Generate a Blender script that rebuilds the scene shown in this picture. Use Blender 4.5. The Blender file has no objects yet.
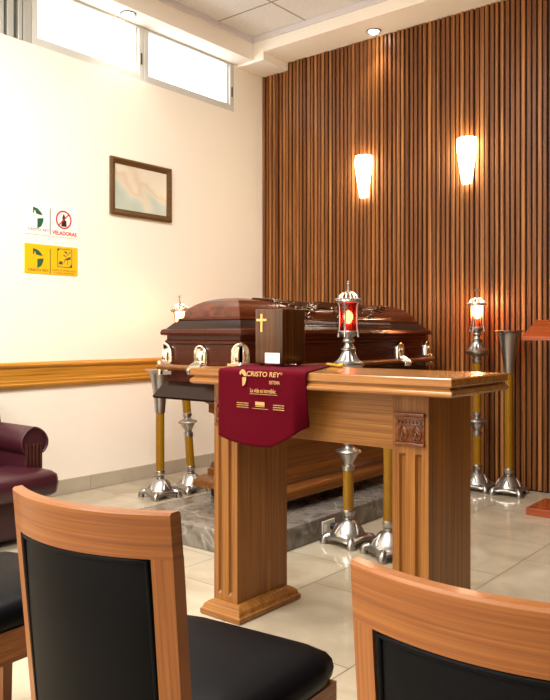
import bpy, bmesh, math, random
from mathutils import Vector, Matrix, Euler
from math import sin, cos, pi, radians as R
random.seed(7)
S = bpy.context.scene
COL = S.collection
LX, BY, CZ = -4.56, 5.385, 3.77          # left wall, slatted wall, ceiling
RX, NY = 3.4, -3.6                        # right wall, rear wall

# ------------------------------------------------------------------ helpers
def srgb(r, g, b):
    f = lambda c: (c/255/12.92) if c/255 <= .04045 else ((c/255+.055)/1.055)**2.4
    return (f(r), f(g), f(b), 1)

def new_mat(name):
    m = bpy.data.materials.new(name); m.use_nodes = True
    nt = m.node_tree; nt.nodes.clear()
    out = nt.nodes.new('ShaderNodeOutputMaterial')
    return m, nt, out

def principled(nt, out, **kw):
    b = nt.nodes.new('ShaderNodeBsdfPrincipled')
    nt.links.new(b.outputs[0], out.inputs[0])
    for k, v in kw.items():
        b.inputs[k.replace('_', ' ')].default_value = v
    return b

def plain(name, col, rough=.5, metal=0., bump=0., bscale=200., var=0., **kw):
    m, nt, out = new_mat(name)
    b = principled(nt, out, Roughness=rough, Metallic=metal, **kw)
    b.inputs['Base Color'].default_value = col
    tc = nt.nodes.new('ShaderNodeTexCoord')
    nz = nt.nodes.new('ShaderNodeTexNoise'); nz.inputs['Scale'].default_value = bscale
    nz.inputs['Detail'].default_value = 4
    nt.links.new(tc.outputs['Object'], nz.inputs['Vector'])
    if var:
        r = nt.nodes.new('ShaderNodeValToRGB')
        r.color_ramp.elements[0].color = tuple(c*(1-var) for c in col[:3])+(1,)
        r.color_ramp.elements[1].color = tuple(min(1, c*(1+var)) for c in col[:3])+(1,)
        r.color_ramp.elements[0].position = .3; r.color_ramp.elements[1].position = .7
        nt.links.new(nz.outputs['Fac'], r.inputs[0]); nt.links.new(r.outputs[0], b.inputs['Base Color'])
    if bump:
        bp = nt.nodes.new('ShaderNodeBump'); bp.inputs['Strength'].default_value = bump
        bp.inputs['Distance'].default_value = .002
        nt.links.new(nz.outputs['Fac'], bp.inputs['Height']); nt.links.new(bp.outputs[0], b.inputs['Normal'])
    return m

def wood(name, dark, mid, light, axis='Z', rough=.3, coat=.3, scale=1., spec=.5, flat=''):
    """long fibres along one local axis, fine pores over broad colour drift"""
    m, nt, out = new_mat(name)
    b = principled(nt, out, Roughness=rough)
    b.inputs['Coat Weight'].default_value = coat; b.inputs['Coat Roughness'].default_value = .12
    b.inputs['Specular IOR Level'].default_value = spec
    tc = nt.nodes.new('ShaderNodeTexCoord')
    def noise(along, across, detail, dist):
        mp = nt.nodes.new('ShaderNodeMapping')
        mp.inputs['Scale'].default_value = tuple((along if a == axis or a in flat else across)*scale for a in 'XYZ')
        nt.links.new(tc.outputs['Object'], mp.inputs['Vector'])
        n = nt.nodes.new('ShaderNodeTexNoise'); n.inputs['Scale'].default_value = 1
        n.inputs['Detail'].default_value = detail; n.inputs['Roughness'].default_value = .6
        n.inputs['Distortion'].default_value = dist
        nt.links.new(mp.outputs[0], n.inputs['Vector']); return n
    n1 = noise(.7, 46, 3, .2); n2 = noise(2.2, 210, 2, .05)
    mx = nt.nodes.new('ShaderNodeMath'); mx.operation = 'MULTIPLY_ADD'; mx.inputs[1].default_value = .55
    ad = nt.nodes.new('ShaderNodeMath'); ad.operation = 'MULTIPLY'; ad.inputs[1].default_value = .52
    nt.links.new(n1.outputs['Fac'], ad.inputs[0])
    nt.links.new(n2.outputs['Fac'], mx.inputs[0]); nt.links.new(ad.outputs[0], mx.inputs[2])
    r = nt.nodes.new('ShaderNodeValToRGB'); e = r.color_ramp.elements
    e[0].position = .36; e[0].color = dark; e[1].position = .72; e[1].color = light
    k = e.new(.53); k.color = mid
    nt.links.new(mx.outputs[0], r.inputs[0]); nt.links.new(r.outputs[0], b.inputs['Base Color'])
    bp = nt.nodes.new('ShaderNodeBump'); bp.inputs['Strength'].default_value = .12; bp.inputs['Distance'].default_value = .001
    nt.links.new(n2.outputs['Fac'], bp.inputs['Height']); nt.links.new(bp.outputs[0], b.inputs['Normal'])
    return m

def link(name, me, parent=None, loc=None):
    o = bpy.data.objects.new(name, me); COL.objects.link(o)
    if parent: o.parent = parent
    if loc: o.location = loc
    return o

def obj(name, bm, mat, parent=None, smooth=None, loc=None):
    bmesh.ops.recalc_face_normals(bm, faces=bm.faces)
    me = bpy.data.meshes.new(name); bm.to_mesh(me); bm.free()
    mats = mat if isinstance(mat, (list, tuple)) else [mat]
    for m in mats: me.materials.append(m)
    if smooth:
        me.polygons.foreach_set('use_smooth', [True]*len(me.polygons))
        me.set_sharp_from_angle(angle=R(smooth))
    o = link(name, me, parent, loc)
    return o

def thing(name, label, cat, loc=(0, 0, 0), rz=0, group=None):
    o = bpy.data.objects.new(name, None); COL.objects.link(o)
    o.empty_display_size = .05
    o.location = loc; o.rotation_euler = (0, 0, rz)
    tag(o, label, cat, group); return o

def tag(o, label=None, cat=None, group=None, kind=None):
    if label: o['label'] = label
    if cat: o['category'] = cat
    if group: o['group'] = group
    if kind: o['kind'] = kind
    return o

def dup(root, loc, rz, label, group=None):
    r = root.copy(); COL.objects.link(r); r.location = loc; r.rotation_euler = (0, 0, rz); r['label'] = label
    if group: r['group'] = group
    for ch in list(root.children):
        c = ch.copy(); COL.objects.link(c); c.parent = r
        for g in list(ch.children):
            d = g.copy(); COL.objects.link(d); d.parent = c
    return r

def B(): return bmesh.new()

def box(bm, lo, hi, bev=0., seg=2, mat=None, mi=0):
    vs = [bm.verts.new((x, y, z)) for x in (lo[0], hi[0]) for y in (lo[1], hi[1]) for z in (lo[2], hi[2])]
    q = [(0, 1, 3, 2), (4, 6, 7, 5), (0, 4, 5, 1), (2, 3, 7, 6), (0, 2, 6, 4), (1, 5, 7, 3)]
    fs = [bm.faces.new([vs[i] for i in f]) for f in q]
    for f in fs: f.material_index = mi
    if mat is not None: bmesh.ops.transform(bm, matrix=mat, verts=vs)
    if bev:
        ed = list({e for f in fs for e in f.edges})
        bmesh.ops.bevel(bm, geom=ed, offset=bev, segments=seg, profile=.5, affect='EDGES')
    return bm

def lathe(bm, prof, c=(0, 0, 0), n=24, rad=None, cap=True, M=None):
    rings = []
    for r, z in prof:
        ring = []
        for i in range(n):
            t = 2*pi*i/n
            rr, zz = (rad(r, z, t) if rad else (r, z))
            v = Vector((c[0]+rr*cos(t), c[1]+rr*sin(t), c[2]+zz))
            ring.append(bm.verts.new(M @ v if M else v))
        rings.append(ring)
    for a, b in zip(rings, rings[1:]):
        for i in range(n):
            j = (i+1) % n; bm.faces.new((a[i], a[j], b[j], b[i]))
    if cap:
        bm.faces.new(rings[0][::-1]); bm.faces.new(rings[-1])
    return bm

def tube(bm, pts, rad, n=8):
    pts = [Vector(p) for p in pts]; rings = []
    up = None
    for i, p in enumerate(pts):
        d = (pts[min(i+1, len(pts)-1)]-pts[max(i-1, 0)]).normalized()
        if up is None: up = Vector((0, 0, 1)) if abs(d.z) < .9 else Vector((1, 0, 0))
        s = d.cross(up).normalized(); up = s.cross(d).normalized()
        r = rad[i] if isinstance(rad, (list, tuple)) else rad
        rings.append([bm.verts.new(p+(s*cos(2*pi*k/n)+up*sin(2*pi*k/n))*r) for k in range(n)])
    for a, b in zip(rings, rings[1:]):
        for i in range(n):
            j = (i+1) % n; bm.faces.new((a[i], a[j], b[j], b[i]))
    bm.faces.new(rings[0][::-1]); bm.faces.new(rings[-1])
    return bm

def prism(bm, poly, fn, d0, d1):
    """outline poly [(u,v)] extruded between depths d0,d1; fn(u,v,d)->xyz"""
    a = [bm.verts.new(fn(u, v, d0)) for u, v in poly]; b = [bm.verts.new(fn(u, v, d1)) for u, v in poly]
    n = len(poly)
    for i in range(n):
        j = (i+1) % n; bm.faces.new((a[i], a[j], b[j], b[i]))
    bm.faces.new(a[::-1]); bm.faces.new(b)
    return bm

def rings_rect(bm, x0, x1, y0, y1, prof, cap=True):
    """stack of rectangles: prof = [(inset, z)]"""
    rs = []
    for i, z in prof:
        rs.append([bm.verts.new(p) for p in ((x0+i, y0+i, z), (x1-i, y0+i, z), (x1-i, y1-i, z), (x0+i, y1-i, z))])
    for a, b in zip(rs, rs[1:]):
        for k in range(4):
            j = (k+1) % 4; bm.faces.new((a[k], a[j], b[j], b[k]))
    if cap:
        bm.faces.new(rs[0][::-1]); bm.faces.new(rs[-1])
    return bm

def loft(bm, secs, cap=True):
    rs = [[bm.verts.new(p) for p in s] for s in secs]
    n = len(rs[0])
    for a, b in zip(rs, rs[1:]):
        for k in range(n):
            j = (k+1) % n; bm.faces.new((a[k], a[j], b[j], b[k]))
    if cap:
        bm.faces.new(rs[0][::-1]); bm.faces.new(rs[-1])
    return bm

def text(name, s, mat, parent, origin, right, up, height, width=None, depth=.0006, align='CENTER', shear=0., bold=0.):
    cu = bpy.data.curves.new('lettering', 'FONT'); cu.body = s; cu.size = 1; cu.align_x = align
    cu.extrude = .0; cu.offset = bold; cu.shear = shear
    t = bpy.data.objects.new('lettering', cu); COL.objects.link(t)
    bpy.context.view_layer.update()
    me = bpy.data.meshes.new_from_object(t.evaluated_get(bpy.context.evaluated_depsgraph_get()))
    bpy.data.objects.remove(t); bpy.data.curves.remove(cu)
    xs = [v.co.x for v in me.vertices]; ys = [v.co.y for v in me.vertices]
    x0, x1, y0, y1 = min(xs), max(xs), min(ys), max(ys)
    k = height/.72
    kx = (width/(x1-x0)) if width else k
    mid = (x0+x1)/2 if align == 'CENTER' else x0
    rg, u = Vector(right).normalized(), Vector(up).normalized(); nn = rg.cross(u)
    for v in me.vertices:
        v.co = Vector(origin)+rg*((v.co.x-mid)*kx)+u*(v.co.y*k)+nn*depth
    me.materials.clear(); me.materials.append(mat)
    return link(name, me, parent)

# ------------------------------------------------------------------ materials
M = {}
M['plaster'] = plain('plaster', srgb(252, 242, 226), .75, bump=.12, bscale=90)
M['soffit'] = plain('soffit', srgb(252, 243, 230), .7, bump=.04, bscale=60)
M['angle'] = plain('angle', srgb(226, 220, 222), .5)
M['alu'] = plain('alu', srgb(186, 186, 178), .4, .3)
M['alu_white'] = plain('alu_white', srgb(212, 210, 202), .45, .0)
M['dark_gap'] = plain('dark_gap', srgb(60, 58, 56), .5)
M['oak_z'] = wood('oak_z', srgb(102, 61, 21), srgb(135, 85, 35), srgb(160, 109, 51), 'Z', .36, .1, spec=.35)
M['oak_x'] = wood('oak_x', srgb(110, 67, 25), srgb(145, 94, 42), srgb(168, 120, 59), 'X', .36, .1, spec=.35)
M['top_x'] = wood('top_x', srgb(114, 70, 28), srgb(148, 96, 45), srgb(171, 119, 62), 'X', .24, .4, spec=.4)
M['carve'] = plain('carve', srgb(110, 58, 24), .26, var=.3, bscale=60)
M['chair_x'] = wood('chair_x', srgb(103, 55, 19), srgb(130, 75, 30), srgb(151, 96, 44), 'X', .38, .1, 1.2, .35, 'Y')
M['chair_y'] = wood('chair_y', srgb(102, 55, 19), srgb(128, 75, 30), srgb(149, 96, 44), 'Y', .38, .1, 1.2, .35)
M['chair_z'] = wood('chair_z', srgb(103, 55, 19), srgb(130, 75, 30), srgb(151, 96, 44), 'Z', .38, .1, 1.2, .35, 'Y')
M['rail'] = wood('rail', srgb(150, 92, 22), srgb(190, 130, 42), srgb(212, 156, 66), 'Y', .35, .2)
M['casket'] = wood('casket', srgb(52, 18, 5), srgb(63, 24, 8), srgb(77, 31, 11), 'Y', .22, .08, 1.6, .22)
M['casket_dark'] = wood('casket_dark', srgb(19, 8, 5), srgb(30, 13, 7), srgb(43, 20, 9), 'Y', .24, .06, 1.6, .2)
M['bier'] = wood('bier', srgb(80, 44, 14), srgb(114, 68, 26), srgb(142, 92, 42), 'Y', .3, .2, spec=.4)
M['urn_wood'] = wood('urn_wood', srgb(33, 15, 4), srgb(67, 36, 10), srgb(104, 60, 18), 'Z', .3, .2, 1.3, .4)
M['lectern'] = wood('lectern', srgb(112, 40, 8), srgb(150, 62, 16), srgb(178, 84, 30), 'X', .25, .4)
M['frame_wood'] = wood('frame_wood', srgb(70, 46, 18), srgb(96, 66, 30), srgb(118, 84, 42), 'Y', .35, .2)
M['leather'] = plain('leather', srgb(10, 10, 12), .45, bump=.12, bscale=420)
M['leather'].node_tree.nodes['Principled BSDF'].inputs['Specular IOR Level'].default_value = .07
M['burgundy'] = plain('burgundy', srgb(58, 18, 28), .36, bump=.15, bscale=300, var=.1)
M['sash'] = plain('sash', srgb(80, 0, 17), .95, bump=.2, bscale=600, var=.06)
M['sash'].node_tree.nodes['Principled BSDF'].inputs['Specular IOR Level'].default_value = .1
M['gold_print'] = plain('gold_print', srgb(190, 148, 90), .6)
M['gold_cord'] = plain('gold_cord', srgb(206, 150, 40), .4, .3)
M['silver'] = plain('silver', srgb(176, 172, 167), .34, 1.)
M['silver_dull'] = plain('silver_dull', srgb(176, 172, 168), .34, 1., bump=.05, bscale=40)
M['chrome_gold'] = plain('chrome_gold', srgb(250, 244, 228), .14, 1.)
M['amber'] = plain('amber', srgb(136, 94, 8), .22, var=.08, bscale=12)
M['green'] = plain('green', srgb(24, 88, 60), .5)
M['sign_white'] = plain('sign_white', srgb(254, 246, 236), .4)
M['sign_yellow'] = plain('sign_yellow', srgb(250, 186, 8), .4)
M['red_print'] = plain('red_print', srgb(196, 22, 32), .5)
M['black_print'] = plain('black_print', srgb(26, 26, 34), .5)
M['grey_print'] = plain('grey_print', srgb(110, 126, 114), .5)
M['lamp_ring'] = plain('lamp_ring', srgb(120, 114, 108), .4)
M['paper'] = plain('paper', srgb(244, 240, 232), .6)
M['gold_cross'] = plain('gold_cross', srgb(226, 190, 120), .3, .6)
M['black_plastic'] = plain('black_plastic', srgb(16, 16, 18), .4)
M['cover_plate'] = plain('cover_plate', srgb(214, 206, 190), .4)
M['dark_wood'] = wood('dark_wood', srgb(30, 8, 6), srgb(54, 18, 14), srgb(80, 30, 22), 'Z', .35, .3)
M['skirting'] = plain('skirting', srgb(186, 174, 154), .3, var=.06, bscale=6)

def emit(name, col, strength):
    m, nt, out = new_mat(name)
    e = nt.nodes.new('ShaderNodeEmission'); e.inputs[0].default_value = col; e.inputs[1].default_value = strength
    nt.links.new(e.outputs[0], out.inputs[0]); return m
M['shade_glow'] = emit('shade_glow', (1, .84, .58, 1), 28)
M['bulb'] = emit('bulb', (1, .7, .4, 1), 55)
M['bulb_hot'] = emit('bulb_hot', (1, .84, .58, 1), 70)
M['spot_glow'] = emit('spot_glow', (1, .93, .82, 1), 40)

def glass(name, tint, trans=.8, gloss=.08):
    m, nt, out = new_mat(name)
    t = nt.nodes.new('ShaderNodeBsdfTransparent'); t.inputs[0].default_value = tint
    l = nt.nodes.new('ShaderNodeBsdfTranslucent'); l.inputs[0].default_value = tint
    g = nt.nodes.new('ShaderNodeBsdfGlossy'); g.inputs['Roughness'].default_value = .05
    a = nt.nodes.new('ShaderNodeMixShader'); a.inputs[0].default_value = 1-trans
    b = nt.nodes.new('ShaderNodeMixShader'); b.inputs[0].default_value = gloss
    nt.links.new(t.outputs[0], a.inputs[1]); nt.links.new(l.outputs[0], a.inputs[2])
    nt.links.new(a.outputs[0], b.inputs[1]); nt.links.new(g.outputs[0], b.inputs[2])
    nt.links.new(b.outputs[0], out.inputs[0]); return m
M['red_glass'] = glass('red_glass', (.70, .035, .02, 1), .97, .05)
M['flame_glass'] = glass('flame_glass', (.86, .24, .09, 1), .97, .05)
M['pane'] = glass('pane', (.97, .99, 1, 1), 1., .04)
M['pane_dark'] = glass('pane_dark', (.05, .055, .05, 1), 1., .1)

def make_floor():
    m, nt, out = new_mat('floor_tile')
    b = principled(nt, out, Roughness=.09)
    b.inputs['Specular IOR Level'].default_value = .5
    g = nt.nodes.new('ShaderNodeNewGeometry'); sp = nt.nodes.new('ShaderNodeSeparateXYZ')
    nt.links.new(g.outputs['Position'], sp.inputs[0])
    def mth(op, a, b_=None, c=None):
        n = nt.nodes.new('ShaderNodeMath'); n.operation = op
        for i, v in enumerate((a, b_, c)):
            if v is None: continue
            if hasattr(v, 'links'): nt.links.new(v, n.inputs[i])
            else: n.inputs[i].default_value = v
        return n.outputs[0]
    u = mth('DIVIDE', mth('ADD', sp.outputs['X'], 1.43), .62)
    col = mth('FLOOR', u)
    v = mth('ADD', mth('DIVIDE', mth('ADD', sp.outputs['Y'], -3.43), .64), mth('MULTIPLY', mth('ADD', col, 1), .5))
    row = mth('FLOOR', v)
    fu = mth('ABSOLUTE', mth('SUBTRACT', mth('FRACT', u), .5)); fv = mth('ABSOLUTE', mth('SUBTRACT', mth('FRACT', v), .5))
    grout = mth('GREATER_THAN', mth('MAXIMUM', fu, fv), .4955)
    wn = nt.nodes.new('ShaderNodeTexWhiteNoise'); wn.noise_dimensions = '2D'
    cb = nt.nodes.new('ShaderNodeCombineXYZ'); nt.links.new(col, cb.inputs[0]); nt.links.new(row, cb.inputs[1])
    nt.links.new(cb.outputs[0], wn.inputs['Vector'])
    nz = nt.nodes.new('ShaderNodeTexNoise'); nz.inputs['Scale'].default_value = 3.2; nz.inputs['Detail'].default_value = 7
    nz.inputs['Distortion'].default_value = 1.2
    off = nt.nodes.new('ShaderNodeVectorMath'); off.operation = 'MULTIPLY_ADD'
    off.inputs[1].default_value = (7, 7, 7); nt.links.new(wn.outputs['Color'], off.inputs[0]); nt.links.new(g.outputs['Position'], off.inputs[2])
    nt.links.new(off.outputs[0], nz.inputs['Vector'])
    r = nt.nodes.new('ShaderNodeValToRGB'); e = r.color_ramp.elements
    e[0].position = .3; e[0].color = srgb(168, 155, 132); e[1].position = .7; e[1].color = srgb(190, 178, 155)
    nt.links.new(nz.outputs['Fac'], r.inputs[0])
    mx = nt.nodes.new('ShaderNodeMix'); mx.data_type = 'RGBA'
    nt.links.new(grout, mx.inputs[0]); nt.links.new(r.outputs[0], mx.inputs[6]); mx.inputs[7].default_value = srgb(112, 98, 76)
    nt.links.new(mx.outputs[2], b.inputs['Base Color'])
    rg = mth('MULTIPLY_ADD', grout, .5, .09); nt.links.new(rg, b.inputs['Roughness'])
    return m
M['floor'] = make_floor()

def make_marble():
    m, nt, out = new_mat('grey_marble')
    b = principled(nt, out, Roughness=.18)
    tc = nt.nodes.new('ShaderNodeTexCoord')
    n1 = nt.nodes.new('ShaderNodeTexNoise'); n1.inputs['Scale'].default_value = 12; n1.inputs['Detail'].default_value = 8
    n1.inputs['Distortion'].default_value = .8
    nt.links.new(tc.outputs['Object'], n1.inputs['Vector'])
    r = nt.nodes.new('ShaderNodeValToRGB'); e = r.color_ramp.elements
    e[0].position = .3; e[0].color = srgb(92, 86, 79); e[1].position = .72; e[1].color = srgb(136, 128, 118)
    nt.links.new(n1.outputs['Fac'], r.inputs[0])
    n2 = nt.nodes.new('ShaderNodeTexNoise'); n2.inputs['Scale'].default_value = 2.6; n2.inputs['Detail'].default_value = 5
    n2.inputs['Distortion'].default_value = .5
    nt.links.new(tc.outputs['Object'], n2.inputs['Vector'])
    r2 = nt.nodes.new('ShaderNodeValToRGB'); e = r2.color_ramp.elements
    e[0].position = .485; e[0].color = (0, 0, 0, 1); e[1].position = .515; e[1].color = (0, 0, 0, 1)
    k = e.new(.5); k.color = (1, 1, 1, 1)
    nt.links.new(n2.outputs['Fac'], r2.inputs[0])
    mx = nt.nodes.new('ShaderNodeMix'); mx.data_type = 'RGBA'
    sc = nt.nodes.new('ShaderNodeMath'); sc.operation = 'MULTIPLY'; sc.inputs[1].default_value = .25
    nt.links.new(r2.outputs[0], sc.inputs[0]); nt.links.new(sc.outputs[0], mx.inputs[0])
    nt.links.new(r.outputs[0], mx.inputs[6]); mx.inputs[7].default_value = srgb(206, 200, 190)
    nt.links.new(mx.outputs[2], b.inputs['Base Color'])
    return m
M['marble'] = make_marble()

def make_slats():
    m, nt, out = new_mat('slat_wood')
    b = principled(nt, out, Roughness=.42)
    b.inputs['Specular IOR Level'].default_value = .3
    g = nt.nodes.new('ShaderNodeNewGeometry'); sp = nt.nodes.new('ShaderNodeSeparateXYZ')
    nt.links.new(g.outputs['Position'], sp.inputs[0])
    d = nt.nodes.new('ShaderNodeMath'); d.operation = 'DIVIDE'; d.inputs[1].default_value = .04
    ax = nt.nodes.new('ShaderNodeMath'); ax.operation = 'SUBTRACT'; ax.inputs[1].default_value = LX
    fl = nt.nodes.new('ShaderNodeMath'); fl.operation = 'FLOOR'
    nt.links.new(sp.outputs['X'], ax.inputs[0]); nt.links.new(ax.outputs[0], d.inputs[0]); nt.links.new(d.outputs[0], fl.inputs[0])
    wn = nt.nodes.new('ShaderNodeTexWhiteNoise'); wn.noise_dimensions = '1D'; nt.links.new(fl.outputs[0], wn.inputs['W'])
    mp = nt.nodes.new('ShaderNodeVectorMath'); mp.operation = 'MULTIPLY'; mp.inputs[1].default_value = (70, 70, 1.3)
    nt.links.new(g.outputs['Position'], mp.inputs[0])
    of = nt.nodes.new('ShaderNodeVectorMath'); of.operation = 'MULTIPLY_ADD'; of.inputs[1].default_value = (0, 0, 9)
    nt.links.new(wn.outputs['Color'], of.inputs[0]); nt.links.new(mp.outputs[0], of.inputs[2])
    nz = nt.nodes.new('ShaderNodeTexNoise'); nz.inputs['Scale'].default_value = 1; nz.inputs['Detail'].default_value = 6
    nz.inputs['Distortion'].default_value = .5; nt.links.new(of.outputs[0], nz.inputs['Vector'])
    sm = nt.nodes.new('ShaderNodeMath'); sm.operation = 'MULTIPLY_ADD'; sm.inputs[1].default_value = .26
    s2 = nt.nodes.new('ShaderNodeMath'); s2.operation = 'MULTIPLY'; s2.inputs[1].default_value = .74
    nt.links.new(nz.outputs['Fac'], s2.inputs[0]); nt.links.new(wn.outputs['Value'], sm.inputs[0]); nt.links.new(s2.outputs[0], sm.inputs[2])
    r = nt.nodes.new('ShaderNodeValToRGB'); e = r.color_ramp.elements
    e[0].position = .26; e[0].color = srgb(78, 42, 17); e[1].position = .76; e[1].color = srgb(184, 124, 68)
    k = e.new(.52); k.color = srgb(130, 79, 37)
    nt.links.new(sm.outputs[0], r.inputs[0]); nt.links.new(r.outputs[0], b.inputs['Base Color'])
    return m
M['slats'] = make_slats()
M['slat_back'] = plain('slat_back', srgb(58, 30, 16), .6)

def make_ceiling():
    m, nt, out = new_mat('ceiling_tile')
    b = principled(nt, out, Roughness=.9)
    g = nt.nodes.new('ShaderNodeNewGeometry'); sp = nt.nodes.new('ShaderNodeSeparateXYZ')
    nt.links.new(g.outputs['Position'], sp.inputs[0])
    def ax(o, off):
        a = nt.nodes.new('ShaderNodeMath'); a.operation = 'ADD'; a.inputs[1].default_value = off; nt.links.new(o, a.inputs[0])
        d = nt.nodes.new('ShaderNodeMath'); d.operation = 'DIVIDE'; d.inputs[1].default_value = .61; nt.links.new(a.outputs[0], d.inputs[0])
        f = nt.nodes.new('ShaderNodeMath'); f.operation = 'FRACT'; nt.links.new(d.outputs[0], f.inputs[0])
        s = nt.nodes.new('ShaderNodeMath'); s.operation = 'SUBTRACT'; s.inputs[1].default_value = .5; nt.links.new(f.outputs[0], s.inputs[0])
        q = nt.nodes.new('ShaderNodeMath'); q.operation = 'ABSOLUTE'; nt.links.new(s.outputs[0], q.inputs[0]); return q.outputs[0]
    mxx = nt.nodes.new('ShaderNodeMath'); mxx.operation = 'MAXIMUM'
    nt.links.new(ax(sp.outputs['X'], 3.78), mxx.inputs[0]); nt.links.new(ax(sp.outputs['Y'], -4.58), mxx.inputs[1])
    gt = nt.nodes.new('ShaderNodeMath'); gt.operation = 'GREATER_THAN'; gt.inputs[1].default_value = .485
    nt.links.new(mxx.outputs[0], gt.inputs[0])
    nz = nt.nodes.new('ShaderNodeTexNoise'); nz.inputs['Scale'].default_value = 55; nt.links.new(g.outputs['Position'], nz.inputs['Vector'])
    r = nt.nodes.new('ShaderNodeValToRGB'); e = r.color_ramp.elements
    e[0].position = .35; e[0].color = srgb(224, 220, 217); e[1].position = .6; e[1].color = srgb(231, 228, 225)
    nt.links.new(nz.outputs['Fac'], r.inputs[0])
    mx = nt.nodes.new('ShaderNodeMix'); mx.data_type = 'RGBA'; nt.links.new(gt.outputs[0], mx.inputs[0])
    nt.links.new(r.outputs[0], mx.inputs[6]); mx.inputs[7].default_value = srgb(166, 154, 142)
    nt.links.new(mx.outputs[2], b.inputs['Base Color']); return m
M['ceiling'] = make_ceiling()

def make_picture():
    m, nt, out = new_mat('picture_print')
    b = principled(nt, out, Roughness=.25)
    tc = nt.nodes.new('ShaderNodeTexCoord'); sp = nt.nodes.new('ShaderNodeSeparateXYZ')
    nt.links.new(tc.outputs['Object'], sp.inputs[0])
    nz = nt.nodes.new('ShaderNodeTexNoise'); nz.inputs['Scale'].default_value = 5; nz.inputs['Detail'].default_value = 1
    nt.links.new(tc.outputs['Object'], nz.inputs['Vector'])
    a = nt.nodes.new('ShaderNodeMath'); a.operation = 'MULTIPLY_ADD'; a.inputs[1].default_value = 2.0
    nt.links.new(sp.outputs['Z'], a.inputs[0])
    c = nt.nodes.new('ShaderNodeMath'); c.operation = 'MULTIPLY_ADD'; c.inputs[1].default_value = .75
    nt.links.new(sp.outputs['Y'], c.inputs[0]); nt.links.new(nz.outputs['Fac'], c.inputs[2]); nt.links.new(c.outputs[0], a.inputs[2])
    r = nt.nodes.new('ShaderNodeValToRGB'); e = r.color_ramp.elements
    e[0].position = .12; e[0].color = srgb(176, 186, 172); e[1].position = .8; e[1].color = srgb(228, 218, 196)
    for p_, cc in ((.32, srgb(190, 198, 186)), (.45, srgb(216, 206, 184)), (.56, srgb(216, 194, 168)), (.66, srgb(226, 212, 188))):
        k = e.new(p_); k.color = cc
    nt.links.new(a.outputs[0], r.inputs[0]); nt.links.new(r.outputs[0], b.inputs['Base Color']); return m
M['picture'] = make_picture()

def make_sunburst():
    """casket lid: stain darker at the foot of the dome, lighter mid-panel"""
    m, nt, out = new_mat('lid_stain')
    b = principled(nt, out, Roughness=.22)
    b.inputs['Coat Weight'].default_value = .2; b.inputs['Coat Roughness'].default_value = .16; b.inputs['Specular IOR Level'].default_value = .35
    tc = nt.nodes.new('ShaderNodeTexCoord')
    mp = nt.nodes.new('ShaderNodeMapping'); mp.inputs['Scale'].default_value = (26, 1.6, 26)
    nt.links.new(tc.outputs['Object'], mp.inputs[0])
    nz = nt.nodes.new('ShaderNodeTexNoise'); nz.inputs['Scale'].default_value = 1; nz.inputs['Detail'].default_value = 5
    nt.links.new(mp.outputs[0], nz.inputs['Vector'])
    r = nt.nodes.new('ShaderNodeValToRGB'); e = r.color_ramp.elements
    e[0].position = .3; e[0].color = srgb(58, 22, 8); e[1].position = .7; e[1].color = srgb(96, 42, 16)
    nt.links.new(nz.outputs['Fac'], r.inputs[0]); nt.links.new(r.outputs[0], b.inputs['Base Color']); return m
M['lid'] = make_sunburst()
M['carve_gloss'] = plain('carve_gloss', srgb(62, 36, 22), .16, var=.2, bscale=50)
M['carve_gloss'].node_tree.nodes['Principled BSDF'].inputs['Coat Weight'].default_value = 1

# ------------------------------------------------------------------ setting
def struct(name, bm, mat, parent=None, smooth=None):
    o = obj(name, bm, mat, parent, smooth)
    o['kind'] = 'structure'
    return o

bm = B(); box(bm, (LX-.2, NY-.2, -.1), (RX+.2, BY+.25, 0)); struct('floor', bm, M['floor'])
bm = B(); box(bm, (LX-.2, NY-.2, CZ), (RX+.2, BY+.25, CZ+.1)); struct('ceiling', bm, M['ceiling'])
# left wall with a run of high windows
WZ, WT = 3.14, 3.573
bm = B()
box(bm, (LX-.18, NY, 0), (LX, BY+.05, WZ)); box(bm, (LX-.18, NY, WT), (LX, BY+.05, CZ))
box(bm, (LX-.18, 5.005, WZ), (LX, BY+.05, WT)); box(bm, (LX-.18, NY, WZ), (LX, .2, WT))
struct('wall_left', bm, M['plaster'])
bm = B(); box(bm, (RX, NY, 0), (RX+.15, BY+.1, CZ)); struct('wall_right', bm, M['slat_back'])
bm = B(); box(bm, (LX, NY-.15, 0), (RX, NY, CZ)); struct('wall_rear', bm, M['plaster'])
# slatted wall
bm = B(); random.seed(3)
box(bm, (LX-.18, BY+.03, 0), (RX, BY+.2, CZ), mi=1)
x = LX
while x < 1.2:
    w = .0275+random.uniform(-.003, .003); dd = random.choice((0, .0, .004, .007))
    box(bm, (x+.004, BY+dd, .012), (x+.004+w, BY+.031, 3.66), .0035, 1)
    x += .04
struct('wall_back', bm, [M['slats'], M['slat_back']])
# soffits and ceiling angle
bm = B(); box(bm, (LX, NY, 3.572), (-4.37, BY+.03, CZ)); struct('trim_1', bm, M['soffit'])
bm = B(); box(bm, (-4.37, 5.04, 3.625), (RX, BY+.03, CZ)); box(bm, (LX, 5.041, 3.553), (-4.25, BY+.03, 3.64)); struct('trim_2', bm, M['soffit'])
bm = B(); box(bm, (-4.37, NY, 3.722), (-4.355, 5.04, CZ)); box(bm, (-4.355, 5.025, 3.722), (RX, 5.04, CZ)); struct('trim_3', bm, M['angle'])
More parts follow.
